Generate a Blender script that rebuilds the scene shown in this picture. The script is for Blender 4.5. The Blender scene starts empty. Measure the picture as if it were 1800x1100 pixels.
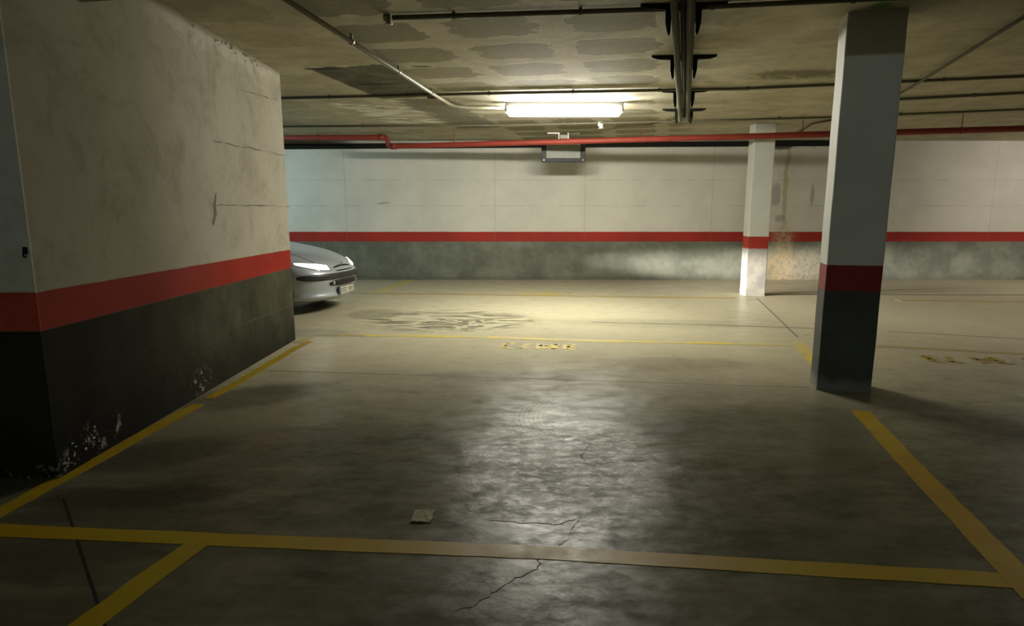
import bpy, bmesh, math, random
from mathutils import Vector, Matrix
random.seed(7)
PI = math.pi
sc = bpy.context.scene
COL = sc.collection

# ------------------------------------------------------------------ camera model
F, CY, CAMH = 1200.0, 597.0, 1.4
PITCH = math.atan((CY - 373) / F)
c_, s_ = math.cos(PITCH), math.sin(PITCH)
def ray(x, y):
    u = (x - 900) / F; v = -(y - CY) / F
    return Vector((u, c_ + v * s_, -s_ + v * c_))
def atz(x, y, z):
    d = ray(x, y); t = (z - CAMH) / d.z
    return Vector((d.x * t, d.y * t, z))
def aty(x, y, Y):
    d = ray(x, y); t = Y / d.y
    return Vector((d.x * t, Y, CAMH + d.z * t))
def atx(x, y, X):
    d = ray(x, y); t = X / d.x
    return Vector((X, d.y * t, CAMH + d.z * t))

cam_d = bpy.data.cameras.new('camera')
cam = bpy.data.objects.new('camera', cam_d); COL.objects.link(cam)
cam.location = (0, 0, CAMH)
cam.rotation_euler = (PI / 2 - PITCH, 0, 0)
cam_d.sensor_width = 36; cam_d.lens = 36 * F / 1800
cam_d.shift_y = (CY - 550) / 1800
cam_d.clip_end = 100
sc.camera = cam
sc.view_settings.view_transform = 'Standard'
sc.view_settings.look = 'None'
sc.view_settings.gamma = 1
sc.view_settings.use_curve_mapping = False
sc.view_settings.exposure = 0.0

H = 2.83                                   # ceiling height
BY = 14.4                                  # back wall
GA = 0.2                                   # rotation of the parking grid
E1 = Vector((math.cos(GA), -math.sin(GA), 0)); E2 = Vector((math.sin(GA), math.cos(GA), 0))

# ------------------------------------------------------------------ material helper
class NT:
    def __init__(s, name):
        s.m = bpy.data.materials.new(name); s.m.use_nodes = True
        s.nt = s.m.node_tree; s.nt.nodes.clear()
        s.out = s.nt.nodes.new('ShaderNodeOutputMaterial')
        s.b = s.nt.nodes.new('ShaderNodeBsdfPrincipled')
        s.nt.links.new(s.b.outputs[0], s.out.inputs[0])
        g = s.nt.nodes.new('ShaderNodeNewGeometry'); s.pos = g.outputs['Position']
        sp = s.nt.nodes.new('ShaderNodeSeparateXYZ'); s.link(s.pos, sp.inputs[0])
        s.x, s.y, s.z = sp.outputs
        tc = s.nt.nodes.new('ShaderNodeTexCoord'); s.obj = tc.outputs['Object']
    def link(s, a, b):
        if isinstance(a, bpy.types.NodeSocket): s.nt.links.new(a, b)
        else:
            if isinstance(a, (tuple, list)) and len(a) == 3 and b.type == 'RGBA': a = tuple(a) + (1,)
            b.default_value = a
    def mt(s, op, a, b=None, c=None, clamp=False):
        n = s.nt.nodes.new('ShaderNodeMath'); n.operation = op; n.use_clamp = clamp
        s.link(a, n.inputs[0])
        if b is not None: s.link(b, n.inputs[1])
        if c is not None: s.link(c, n.inputs[2])
        return n.outputs[0]
    def add(s, a, b): return s.mt('ADD', a, b)
    def sub(s, a, b): return s.mt('SUBTRACT', a, b)
    def mul(s, a, b): return s.mt('MULTIPLY', a, b)
    def rng(s, v, a, b, c=0.0, d=1.0, smooth=True):
        n = s.nt.nodes.new('ShaderNodeMapRange')
        if smooth: n.interpolation_type = 'SMOOTHSTEP'
        s.link(v, n.inputs[0])
        for i, q in enumerate((a, b, c, d)): s.link(q, n.inputs[i + 1])
        return n.outputs[0]
    def vec(s, x, y, z=0.0):
        n = s.nt.nodes.new('ShaderNodeCombineXYZ')
        s.link(x, n.inputs[0]); s.link(y, n.inputs[1]); s.link(z, n.inputs[2]); return n.outputs[0]
    def noise(s, scale, detail=4, rough=.55, vec=None, dist=0.0, out=0):
        n = s.nt.nodes.new('ShaderNodeTexNoise')
        s.link(vec if vec is not None else s.pos, n.inputs['Vector'])
        n.inputs['Scale'].default_value = scale; n.inputs['Detail'].default_value = detail
        n.inputs['Roughness'].default_value = rough; n.inputs['Distortion'].default_value = dist
        return n.outputs[out]
    def stretch(s, sx, sy, sz=1.0):
        return s.vec(s.mul(s.x, sx), s.mul(s.y, sy), s.mul(s.z, sz))
    def mix(s, f, a, b, blend='MIX'):
        n = s.nt.nodes.new('ShaderNodeMix'); n.data_type = 'RGBA'; n.blend_type = blend
        s.link(f, n.inputs[0]); s.link(a, n.inputs[6]); s.link(b, n.inputs[7]); return n.outputs[2]
    def box(s, u, v, u0, u1, v0, v1, soft=.03):
        a = s.rng(s.sub(s.mt('ABSOLUTE', s.sub(u, (u0 + u1) / 2)), (u1 - u0) / 2), -soft, soft, 1, 0)
        b = s.rng(s.sub(s.mt('ABSOLUTE', s.sub(v, (v0 + v1) / 2)), (v1 - v0) / 2), -soft, soft, 1, 0)
        return s.mul(a, b)
    def ell(s, u, v, cu, cv, ru, rv, ang=0.0, nz=None, amp=.5, soft=.3):
        du = s.sub(u, cu); dv = s.sub(v, cv); ca, sa = math.cos(ang), math.sin(ang)
        a = s.mul(s.add(s.mul(du, ca), s.mul(dv, sa)), 1 / ru)
        b = s.mul(s.sub(s.mul(dv, ca), s.mul(du, sa)), 1 / rv)
        r = s.mt('SQRT', s.add(s.mul(a, a), s.mul(b, b)))
        if nz is not None: r = s.add(r, s.mul(s.sub(nz, .5), amp * 2))
        return s.rng(r, 1 - soft, 1 + soft, 1, 0)
    def bump(s, h, strength=.3, dist=.01):
        n = s.nt.nodes.new('ShaderNodeBump'); n.inputs['Strength'].default_value = strength
        n.inputs['Distance'].default_value = dist
        s.link(h, n.inputs['Height']); s.nt.links.new(n.outputs[0], s.b.inputs['Normal'])
    def done(s, color=None, rough=None, metal=None, spec=None):
        if color is not None: s.link(color, s.b.inputs['Base Color'])
        if rough is not None: s.link(rough, s.b.inputs['Roughness'])
        if metal is not None: s.link(metal, s.b.inputs['Metallic'])
        if spec is not None: s.link(spec, s.b.inputs['Specular IOR Level'])
        return s.m
def plain(name, col, rough=.5, metal=0.0, var=.15, scale=12, spec=.5):
    t = NT(name)
    n = t.noise(scale, 3, .6, t.obj)
    cc = t.mix(n, tuple(q * (1 - var) for q in col), tuple(min(1, q * (1 + var)) for q in col))
    return t.done(cc, rough, metal, spec)
def emit(name, col, st):
    t = NT(name); t.done((.8, .8, .8), .4)
    t.b.inputs['Emission Color'].default_value = (*col, 1); t.b.inputs['Emission Strength'].default_value = st
    return t.m

# ------------------------------------------------------------------ mesh helpers
def link_obj(name, bm, mat, parent=None, smooth=False):
    bmesh.ops.recalc_face_normals(bm, faces=bm.faces)
    me = bpy.data.meshes.new(name); bm.to_mesh(me); bm.free()
    if smooth:
        for p in me.polygons: p.use_smooth = True
    for m in (mat if isinstance(mat, (list, tuple)) else [mat]): me.materials.append(m)
    o = bpy.data.objects.new(name, me); COL.objects.link(o)
    if parent: o.parent = parent
    return o
def struct(o): o['kind'] = 'structure'; return o
def tag(o, label, cat, group=None):
    o['label'] = label; o['category'] = cat
    if group: o['group'] = group
    return o
def empty(name, loc, rz=0.0):
    o = bpy.data.objects.new(name, None); COL.objects.link(o)
    o.location = loc; o.rotation_euler = (0, 0, rz); o.empty_display_size = .1; return o
def copy_tree(o, parent=None):
    c = o.copy(); COL.objects.link(c); c.parent = parent
    for ch in [q for q in bpy.data.objects if q.parent == o]: copy_tree(ch, c)
    return c
def add_box(bm, c, d, rot=0.0, bevel=0.0):
    r = bmesh.ops.create_cube(bm, size=1)
    M = Matrix.Translation(c) @ Matrix.Rotation(rot, 4, 'Z') @ Matrix.Diagonal((*d, 1))
    bmesh.ops.transform(bm, matrix=M, verts=r['verts'])
    if bevel:
        es = set(e for v in r['verts'] for e in v.link_edges)
        bmesh.ops.bevel(bm, geom=list(es), offset=bevel, segments=2, profile=.5, affect='EDGES')
def box_obj(name, c, d, mat, parent=None, rot=0.0, bevel=0.0):
    bm = bmesh.new(); add_box(bm, c, d, rot, bevel); return link_obj(name, bm, mat, parent)
def add_prism(bm, pts, z0, z1):
    lo = [bm.verts.new((p[0], p[1], z0)) for p in pts]; hi = [bm.verts.new((p[0], p[1], z1)) for p in pts]
    n = len(pts)
    bm.faces.new(lo[::-1]); bm.faces.new(hi)
    for i in range(n): bm.faces.new((lo[i], lo[(i + 1) % n], hi[(i + 1) % n], hi[i]))
def add_tube(bm, pts, r, seg=12, cap=True):
    pts = [Vector(p) for p in pts]; rings = []
    up = None
    for i, p in enumerate(pts):
        a = pts[max(i - 1, 0)]; b = pts[min(i + 1, len(pts) - 1)]
        t = (b - a).normalized()
        if up is None or abs(t.dot(up)) > .98: up = Vector((0, 0, 1)) if abs(t.z) < .9 else Vector((0, 1, 0))
        n = t.cross(up).normalized(); bb = n.cross(t).normalized()
        rr = r[i] if isinstance(r, (list, tuple)) else r
        rings.append([bm.verts.new(p + n * rr * math.cos(2 * PI * k / seg) + bb * rr * math.sin(2 * PI * k / seg)) for k in range(seg)])
    for i in range(len(rings) - 1):
        for k in range(seg):
            bm.faces.new((rings[i][k], rings[i][(k + 1) % seg], rings[i + 1][(k + 1) % seg], rings[i + 1][k]))
    if cap: bm.faces.new(rings[0][::-1]); bm.faces.new(rings[-1])
def tube_obj(name, pts, r, mat, parent=None, seg=12):
    bm = bmesh.new(); add_tube(bm, pts, r, seg); return link_obj(name, bm, mat, parent, True)
def fillet(pts, rad, n=6):
    pts = [Vector(p) for p in pts]; out = [pts[0]]
    for i in range(1, len(pts) - 1):
        p = pts[i]; a = (pts[i - 1] - p); b = (pts[i + 1] - p)
        ra = min(rad, a.length * .45); rb = min(rad, b.length * .45)
        A = p + a.normalized() * ra; B = p + b.normalized() * rb
        for k in range(n + 1):
            t = k / n; out.append(A * (1 - t) ** 2 + p * 2 * t * (1 - t) + B * t * t)
    out.append(pts[-1]); return out
def add_strip(bm, pts, w, nrm=Vector((0, 0, 1)), th=.0015, jit=0.0, close_taper=False):
    """a thin painted or cut line lying on a surface"""
    pts = [Vector(p) for p in pts]
    dense = []
    for i in range(len(pts) - 1):
        L = (pts[i + 1] - pts[i]).length; n = max(1, int(L / .12))
        for k in range(n): dense.append(pts[i].lerp(pts[i + 1], k / n))
    dense.append(pts[-1])
    rows = []
    for i, p in enumerate(dense):
        t = (dense[min(i + 1, len(dense) - 1)] - dense[max(i - 1, 0)]).normalized()
        s = nrm.cross(t).normalized()
        hw = w / 2
        if close_taper: hw *= .35 + .65 * math.sin(PI * (i + .5) / len(dense))
        a = hw + random.uniform(-jit, jit); b = hw + random.uniform(-jit, jit)
        rows.append([bm.verts.new(p + s * a), bm.verts.new(p - s * b), bm.verts.new(p - s * b + nrm * th), bm.verts.new(p + s * a + nrm * th)])
    for i in range(len(rows) - 1):
        for k in range(4): bm.faces.new((rows[i][k], rows[i][(k + 1) % 4], rows[i + 1][(k + 1) % 4], rows[i + 1][k]))
    bm.faces.new(rows[0][::-1]); bm.faces.new(rows[-1])
def strip_obj(name, pts, w, mat, parent=None, nrm=Vector((0, 0, 1)), th=.0015, jit=0.0, taper=False):
    bm = bmesh.new(); add_strip(bm, pts, w, nrm, th, jit, taper); return link_obj(name, bm, mat, parent)
def wiggle(a, b, n, amp, nrm):
    a, b = Vector(a), Vector(b); d = (b - a).normalized(); s = nrm.cross(d).normalized(); out = []
    for k in range(n + 1):
        t = k / n; out.append(a.lerp(b, t) + s * random.uniform(-amp, amp) * (0 < k < n))
    return out

# ------------------------------------------------------------------ materials
def mat_floor():
    t = NT('polished_concrete')
    big = t.noise(.55, 5, .6); mid = t.noise(2.3, 6, .62, dist=.6); fine = t.noise(26, 5, .7)
    streak = t.noise(3.0, 5, .6, t.stretch(.45, 1.6, 1), dist=.5)
    c = t.mix(t.rng(big, .35, .65), (.08, .073, .048), (.135, .124, .085))
    c = t.mix(t.rng(streak, .42, .66, 0, .45), c, (.20, .185, .13))
    c = t.mix(t.rng(mid, .52, .72, 0, .55), c, (.07, .064, .040))
    c = t.mix(t.rng(fine, .55, .8, 0, .25), c, (.12, .11, .08))
    # floor lightened beyond the bay, its brighter lighting painted into the colour
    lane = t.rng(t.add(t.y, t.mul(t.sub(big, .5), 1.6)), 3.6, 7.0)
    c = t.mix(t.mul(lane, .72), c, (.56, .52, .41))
    # oil blotches
    nz = t.noise(2.6, 5, .65, dist=.8); nz2 = t.noise(5.5, 5, .65, dist=1.0)
    def blot(px, py, ru, rv, ang, strength, n=None, col=(.055, .05, .035), amp=.6, soft=.35):
        nonlocal c
        p = atz(px, py, 0)
        e = t.ell(t.x, t.y, p.x, p.y, ru, rv, ang, n if n is not None else nz, amp, soft)
        c = t.mix(t.mul(e, strength), c, col)
        return e
    blot(310, 870, .30, .14, .1, .85, nz2); blot(200, 875, .38, .13, 0, .8, nz2); blot(340, 872, .12, .05, 0, .9, nz2)
    blot(260, 800, .45, .25, .5, .65); blot(420, 700, .45, .30, .6, .6); blot(520, 685, .4, .22, 0, .4)
    blot(600, 780, .5, .3, .3, .3); blot(700, 830, .45, .3, .2, .3); blot(1010, 700, .5, .35, 0, .35)
    blot(900, 660, .9, .18, 0, .3); blot(1180, 640, .8, .3, 0, .3); blot(1380, 740, .8, .4, .2, .35)
    blot(540, 1010, .07, .03, 0, .7, nz2); blot(560, 985, .16, .06, 0, .4, nz2); blot(1350, 940, .3, .12, 0, .45, nz2)
    blot(1470, 905, .12, .05, 0, .4, nz2); blot(1230, 905, .18, .05, 0, .35, nz2)
    blot(545, 585, .5, .3, 0, .3)
    # damp rings drying in the lane
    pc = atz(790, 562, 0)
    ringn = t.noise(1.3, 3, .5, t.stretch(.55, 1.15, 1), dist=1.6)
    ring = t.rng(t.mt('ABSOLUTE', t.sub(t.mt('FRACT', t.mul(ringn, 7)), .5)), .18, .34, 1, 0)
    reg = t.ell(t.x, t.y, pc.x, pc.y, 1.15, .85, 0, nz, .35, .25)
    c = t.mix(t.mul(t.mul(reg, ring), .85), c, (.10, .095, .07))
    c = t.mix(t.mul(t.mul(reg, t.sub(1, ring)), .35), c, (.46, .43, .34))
    p2 = atz(660, 552, 0); e2 = t.ell(t.x, t.y, p2.x, p2.y, .38, .45, 0, nz, .3, .15)
    c = t.mix(t.mul(e2, .5), c, (.17, .165, .12))
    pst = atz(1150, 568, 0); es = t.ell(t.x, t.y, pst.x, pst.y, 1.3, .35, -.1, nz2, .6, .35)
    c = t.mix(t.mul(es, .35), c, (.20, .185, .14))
    # rubber tread print in the bay
    pt = atz(925, 735, 0); rt = t.mt('SQRT', t.add(t.mul(t.sub(t.x, pt.x + .9), t.sub(t.x, pt.x + .9)), t.mul(t.sub(t.y, pt.y), t.sub(t.y, pt.y))))
    tread = t.mul(t.rng(t.mt('SINE', t.mul(rt, 190)), -.2, .6), t.rng(t.mt('SINE', t.mul(t.y, 130)), -.7, .2))
    tm = t.mul(t.mul(t.box(rt, t.y, .78, .98, pt.y - .45, pt.y + .5, .03), tread), t.rng(t.x, pt.x + .3, pt.x + .4, 1, 0))
    c = t.mix(t.mul(tm, .4), c, (.44, .42, .34))
    # roughness : polished with duller scuffs; rough broken patch under the reflection
    pr = atz(990, 810, 0); sc_ = t.ell(t.x, t.y, pr.x, pr.y, .55, .75, 0, nz, .5, .5)
    rg = t.add(t.rng(mid, .35, .7, .28, .42), t.mul(t.rng(fine, .4, .7), .08))
    chip = t.noise(15, 8, .75, t.stretch(.8, 1.1, 1), dist=.35)
    rg = t.sub(rg, t.mul(t.mul(sc_, t.rng(chip, .45, .6)), .08))
    c = t.mix(t.mul(t.mul(sc_, t.rng(chip, .46, .60)), .5), c, (.44, .42, .34))
    h = t.add(t.mul(mid, .6), t.add(t.mul(fine, .10), t.mul(t.mul(sc_, chip), .9)))
    t.bump(h, .32, .02)
    wear = t.noise(4.5, 6, .7, t.stretch(.7, 1.2, 1), dist=.3)
    c = t.mix(t.rng(wear, .40, .30, 0, .35), c, (.05, .047, .03))
    c = t.mix(1.0, c, (1.0, .985, .86), 'MULTIPLY')
    sp = t.mul(t.rng(chip, .40, .62, .35, 1.0), t.rng(wear, .36, .60, .07, .27))
    return t.done(c, rg, 0, sp)

def bands(t, white=(.62, .60, .52), red=(.36, .035, .022), grey=(.12, .125, .095), hi=1.0, lo=.80):
    w = t.noise(9, 3, .6); zz = t.add(t.z, t.mul(t.sub(w, .5), .012))
    n1 = t.noise(1.2, 5, .6); n2 = t.noise(30, 4, .7)
    W = t.mix(t.rng(n1, .3, .7), tuple(q * .86 for q in white), white)
    W = t.mix(t.rng(n2, .6, .85, 0, .15), W, (.35, .33, .27))
    R = t.mix(t.rng(n1, .3, .7), tuple(q * .8 for q in red), red)
    G = t.mix(t.rng(t.noise(2.2, 5, .65), .35, .7), tuple(q * .75 for q in grey), tuple(q * 1.25 for q in grey))
    c = t.mix(t.rng(zz, lo - .004, lo + .004), G, R)
    c = t.mix(t.rng(zz, hi - .004, hi + .004), c, W)
    return c
def mat_wall_left():
    t = NT('painted_block_wall')
    c = bands(t, (.50, .47, .38), (.37, .036, .022), (.125, .125, .085))
    nz = t.noise(7, 6, .7, dist=.8); nf = t.noise(22, 5, .7, dist=.5)
    # grime creeping up from the floor
    g = t.mul(t.rng(t.add(t.z, t.mul(t.sub(t.noise(3, 6, .7), .5), .7)), .02, .55, 1, 0), .85)
    c = t.mix(g, c, (.035, .033, .022))
    # crumbling plaster under the ceiling
    tp = t.mul(t.rng(t.add(t.z, t.mul(t.sub(nz, .5), .5)), 2.66, 2.74), t.rng(t.y, 4.6, 5.4))
    c = t.mix(t.mul(tp, .6), c, (.66, .64, .55))
    spots = t.mul(t.mul(t.rng(nf, .64, .68), t.rng(t.z, 2.35, 2.7)), t.box(t.y, t.z, 4.9, 6.2, 2.2, 2.9, .1))
    c = t.mix(t.mul(spots, .7), c, (.10, .095, .07))
    # slightly darker trowelled coat left of the joint, then painted light falloff
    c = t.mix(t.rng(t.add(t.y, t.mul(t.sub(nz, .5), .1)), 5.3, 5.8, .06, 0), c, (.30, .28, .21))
    c = t.mix(t.rng(t.add(t.y, t.mul(t.sub(nz, .5), .25)), 4.2, 5.75, t.rng(t.y, 3.455, 3.47), 0), c, (.60, .58, .52), 'MULTIPLY')  # light falling off towards the near end, painted into the wall colour
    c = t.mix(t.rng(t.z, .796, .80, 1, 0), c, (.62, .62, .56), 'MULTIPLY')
    c = t.mix(t.mul(t.rng(t.z, .796, .80, 1, 0), t.rng(t.y, 3.4, 5.9, 1, 0)), c, (.25, .25, .22), 'MULTIPLY')  # painted-in dimness on the lower grey of the near end
    p = atx(487, 392, -2.42)
    sm = t.ell(t.y, t.z, p.y, p.z, .12, .10, 0, nz, .5, .4)
    c = t.mix(t.mul(t.mul(sm, t.rng(nf, .55, .6)), .35), c, (.25, .21, .10))
    mm = t.noise(2.6, 7, .75, dist=.5)
    c = t.mix(t.rng(mm, .45, .70, 0, .45), c, (.50, .50, .38), 'MULTIPLY')
    # salt bloom flaking above the floor line
    for (px, py, ru, rv, a) in ((150, 785, .20, .10, .9), (110, 825, .16, .04, .4), (355, 668, .17, .10, 1), (195, 755, .12, .09, .9), (400, 680, .08, .05, 1), (50, 830, .16, .04, .4)):
        p = atx(px, py, -2.42)
        e = t.ell(t.y, t.z, p.y, p.z, ru, rv, .25, nf, .9, .55)
        c = t.mix(t.mul(t.mul(e, t.rng(t.add(t.mul(nf, .55), t.mul(nz, .45)), .535, .585)), a * .75), c, (.60, .58, .50))
    t.bump(t.add(t.mul(nz, .5), t.mul(nf, .2)), .25, .01)
    return t.done(c, .85, 0, .08)
def mat_wall_back():
    t = NT('painted_back_wall')
    c = bands(t, (.72, .70, .61), (.40, .032, .02), (.165, .175, .135))
    nz = t.noise(3, 6, .7, dist=.8); nf = t.noise(14, 5, .7)
    # faint board joints
    for px in (607, 1028, 1252, 870, 1530, 1745):
        X = aty(px, 350, BY).x
        l = t.rng(t.mt('ABSOLUTE', t.sub(t.x, t.add(X, t.mul(t.sub(nz, .5), .02)))), .004, .014, 1, 0)
        c = t.mix(t.mul(l, .22), c, (.2, .19, .15))
    for Z in (1.53, 2.05):
        l = t.rng(t.mt('ABSOLUTE', t.sub(t.z, t.add(Z, t.mul(t.sub(nz, .5), .02)))), .003, .012, 1, 0)
        c = t.mix(t.mul(t.mul(l, t.rng(nz, .4, .6)), .3), c, (.2, .19, .15))
    p = aty(675, 357, BY); e = t.ell(t.x, t.z, p.x, p.z, .14, .02, .1, nf, .5, .4); c = t.mix(t.mul(e, .6), c, (.25, .24, .2))
    # dirt at the foot
    c = t.mix(t.rng(t.add(t.z, t.mul(t.sub(nz, .5), .3)), 0, .16, .5, 0), c, (.10, .095, .065))
    # leak : rusty run, mould under the ceiling, blistered paint
    p = aty(1380, 350, BY)
    run = t.rng(t.mt('ABSOLUTE', t.sub(t.x, t.add(p.x, t.mul(t.sub(t.noise(1.5, 3), .5), .25)))), .02, .06, 1, 0)
    c = t.mix(t.mul(t.mul(run, t.rng(t.z, .9, 1.3)), .6), c, (.36, .27, .10))
    run2 = t.rng(t.mt('ABSOLUTE', t.sub(t.x, p.x)), .05, .45, 1, 0)
    c = t.mix(t.mul(run2, .18), c, (.42, .36, .2))
    p = aty(1412, 252, BY)
    e = t.ell(t.x, t.z, p.x, p.z + .06, .62, .11, -.06, nf, .8, .3); c = t.mix(t.mul(e, .95), c, (.03, .03, .02))
    p = aty(1375, 255, BY); e = t.ell(t.x, t.z, p.x, p.z, .25, .09, 0, nf, .6, .3); c = t.mix(t.mul(e, .9), c, (.05, .045, .02))
    for (px, py, ru, rv) in ((1364, 342, .10, .24), (1428, 342, .04, .22), (1370, 384, .10, .07)):
        p = aty(px, py, BY); e = t.ell(t.x, t.z, p.x, p.z, ru, rv, 0, nf, .6, .25); c = t.mix(t.mul(e, .6), c, (.27, .28, .24))
    for (px, py, ru, rv, col) in ((1376, 420, .2, .30, (.50, .42, .26)), (1372, 465, .34, .42, (.42, .30, .13)), (1410, 470, .5, .4, (.36, .31, .22))):
        p = aty(px, py, BY); e = t.ell(t.x, t.z, p.x, p.z, ru, rv, 0, nz, .5, .4)
        c = t.mix(t.mul(t.mul(e, t.rng(nf, .35, .6)), .65), c, col)
    t.bump(t.add(t.mul(nz, .4), t.mul(nf, .15)), .2, .01)
    return t.done(c, .7, 0, .3)
def mat_pillar(name='painted_pillar', red=(.24, .013, .010), grey=(.055, .06, .048)):
    t = NT(name)
    c = bands(t, (.62, .62, .55), red, grey)
    nz = t.noise(9, 6, .7, dist=.6)
    c = t.mix(t.mul(t.rng(t.add(t.z, t.mul(t.sub(nz, .5), .2)), .03, .14, 1, 0), .5), c, (.30, .30, .24))
    t.bump(nz, .2, .01)
    return t.done(c, .6, 0, .35)
def mat_ceiling():
    t = NT('rendered_block_ceiling')
    u = t.sub(t.mul(t.x, E1.x), t.mul(t.y, -E1.y)); v = t.add(t.mul(t.x, E2.x), t.mul(t.y, E2.y))
    nz = t.noise(3.0, 6, .65, dist=.6); nf = t.noise(17, 6, .7); nb = t.noise(.8, 4, .6)
    jag = t.mul(t.sub(t.noise(6, 5, .65), .5), .30)
    slow = t.mul(t.sub(nz, .5), .30)
    base = t.mix(t.rng(nz, .3, .7), (.42, .39, .275), (.58, .545, .41))
    # hollow blocks show darker between bands of mortar
    def fr(w, off, pitch): return t.mt('ABSOLUTE', t.sub(t.mt('FRACT', t.add(t.mul(t.sub(w, off), 1 / pitch), 100.5)), .5))
    fu = t.mul(fr(t.add(u, t.add(jag, slow)), -1.285, .93), .93); fv = t.mul(fr(t.add(v, t.mul(t.add(jag, slow), .6)), 6.41, .82), .82)
    pa = t.mt('POWER', t.mul(fu, 1 / .35), 5.0); pb = t.mt('POWER', t.mul(fv, 1 / .285), 5.0)
    patch = t.rng(t.add(t.add(pa, pb), t.mul(t.sub(nf, .5), .7)), .85, 1.15, 1, 0)
    ref = t.mul(t.rng(t.add(u, t.mul(slow, 2)), .15, .7, 1, .12), t.rng(t.add(u, slow), -2.75, -2.55, .3, 1))
    blk = t.mix(t.rng(nf, .3, .75), (.23, .22, .14), (.31, .29, .195))
    c = t.mix(t.mul(t.mul(patch, ref), .92), base, blk)
    # fine block seams on the right side
    fs = t.rng(fr(u, 0, .31), .0, .012, 1, 0)
    c = t.mix(t.mul(t.mul(fs, t.rng(u, .0, .5)), t.mul(t.rng(nz, .42, .55), .35)), c, (.15, .14, .1))
    fs2 = t.rng(fr(t.add(v, t.mul(slow, .2)), .3, .41), .0, .02, 1, 0)
    c = t.mix(t.mul(t.mul(fs2, t.rng(u, -.2, .5)), t.mul(t.rng(nz, .38, .55), .30)), c, (.17, .16, .11))
    # stripped strip by the diagonal conduit
    jg = t.mul(t.sub(t.noise(5, 6, .7), .5), .35)
    uj = t.add(u, t.mul(jg, .35)); vj = t.add(v, jg)
    b1 = t.box(uj, vj, -3.47, -2.66, 6.72, 8.62, .02)
    c = t.mix(t.mul(b1, .93), c, t.mix(t.rng(nz, .35, .65), (.05, .048, .032), (.11, .105, .075)))
    b2 = t.box(t.add(u, jg), t.add(v, jg), -3.35, -2.6, 8.75, 11.9, .05)
    c = t.mix(t.mul(t.mul(b2, t.rng(nf, .3, .55, .6, 1)), .88), c, (.16, .152, .115))
    # white smears beside it, with light caught on relief plaster painted in
    sm = t.noise(2.2, 4, .6, t.vec(t.mul(t.x, .6), t.mul(t.y, 1.6), 0), dist=.5)
    b3 = t.mul(t.box(uj, vj, -4.3, -3.3, 8.8, 11.2, .15), t.rng(sm, .5, .56))
    c = t.mix(t.mul(b3, .95), c, (.85, .82, .72))
    b3 = t.mul(t.box(uj, vj, -2.7, 1.2, 8.6, 10.8, .3), t.rng(sm, .45, .55))  # paler mortar patches around the batten
    c = t.mix(t.mul(b3, .45), c, (.62, .59, .49))
    # cracks / holes in the stripped strip
    for (px, py, ru, rv) in ((566, 121, .17, .02), (660, 148, .22, .02), (740, 117, .10, .015), (680, 168, .35, .03)):
        p = atz(px, py, H); e = t.ell(t.x, t.y, p.x, p.y, ru, rv * 2.5, -.05, nf, .8, .3); c = t.mix(t.mul(e, .85), c, (.02, .02, .015))
    # damp mark right and green fleck by the pillar head
    p = atz(1400, 131, H); e = t.ell(t.x, t.y, p.x, p.y, .55, .28, -.1, nf, .7, .4); c = t.mix(t.mul(t.mul(e, t.rng(nz, .42, .55)), .8), c, (.12, .11, .065))
    p = atz(1548, 9, H); e = t.ell(t.x, t.y, p.x, p.y, .07, .08, 0, nf, .5, .4); c = t.mix(t.mul(e, .8), c, (.08, .28, .03))
    # overall age mottling
    c = t.mix(t.rng(nb, .45, .75, 0, .3), c, (.22, .21, .13))
    hgt = t.add(t.add(t.mul(nz, .5), t.mul(nf, .25)), t.add(t.mul(patch, -.35), t.mul(b1, -.8)))
    t.bump(hgt, .45, .02)
    return t.done(c, .85, 0, .2)
def mat_yellow():
    t = NT('worn_yellow_paint')
    n = t.noise(6, 6, .7, dist=.4); f = t.noise(30, 5, .75)
    c = t.mix(t.rng(t.noise(1.1, 4, .6), .35, .65), (.33, .20, .006), (.37, .26, .009))
    c = t.mix(t.rng(n, .56, .72, 0, .6), c, (.24, .17, .04))
    c = t.mix(t.rng(f, .60, .74, 0, .5), c, (.20, .175, .10))
    t.bump(f, .2, .004)
    return t.done(c, t.rng(n, .3, .7, .4, .55), 0, .22)
def mat_faded():
    t = NT('faded_yellow_paint')
    n = t.noise(3.5, 6, .7, dist=.4); f = t.noise(22, 5, .75)
    c = t.mix(t.rng(n, .40, .62, 0, 1), (.60, .47, .05), (.46, .40, .22))
    c = t.mix(t.rng(f, .55, .7, 0, .5), c, (.36, .33, .25))
    return t.done(c, .5, 0, .4)
def mat_faded_brown():
    t = NT('dirty_yellow_paint')
    n = t.noise(2.5, 6, .7, dist=.4)
    c = t.mix(t.rng(n, .40, .62, 0, 1), (.40, .30, .09), (.33, .28, .18))
    return t.done(c, .5, 0, .4)

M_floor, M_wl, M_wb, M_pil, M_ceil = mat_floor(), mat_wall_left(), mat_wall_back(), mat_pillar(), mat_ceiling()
M_pil_lit = mat_pillar('far_pillar_headlit', (.38, .035, .022), (.34, .33, .29))  # same pillar paint, headlight brightness put into its grey and red
M_yel, M_fade, M_fbr = mat_yellow(), mat_faded(), mat_faded_brown()
M_dark = plain('joint_dirt', (.05, .045, .032), .8)
M_seam = plain('faint_joint', (.14, .13, .095), .7)
M_conc = plain('bare_concrete', (.22, .205, .16), .85, scale=4)
M_pvc = plain('grey_pvc', (.30, .28, .20), .45)
M_pvcd = plain('backlit_grey_pvc', (.10, .092, .06), .6)  # grey pvc darkened, backlit shade put into its colour
M_galv = plain('dull_steel', (.22, .22, .19), .4, .6)
M_hose = plain('ribbed_grey_hose', (.15, .145, .105), .8, scale=30, spec=.15)
M_blk = plain('black_steel', (.014, .014, .011), .8, spec=.15)
M_blkp = plain('black_plastic', (.02, .02, .022), .45)
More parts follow.
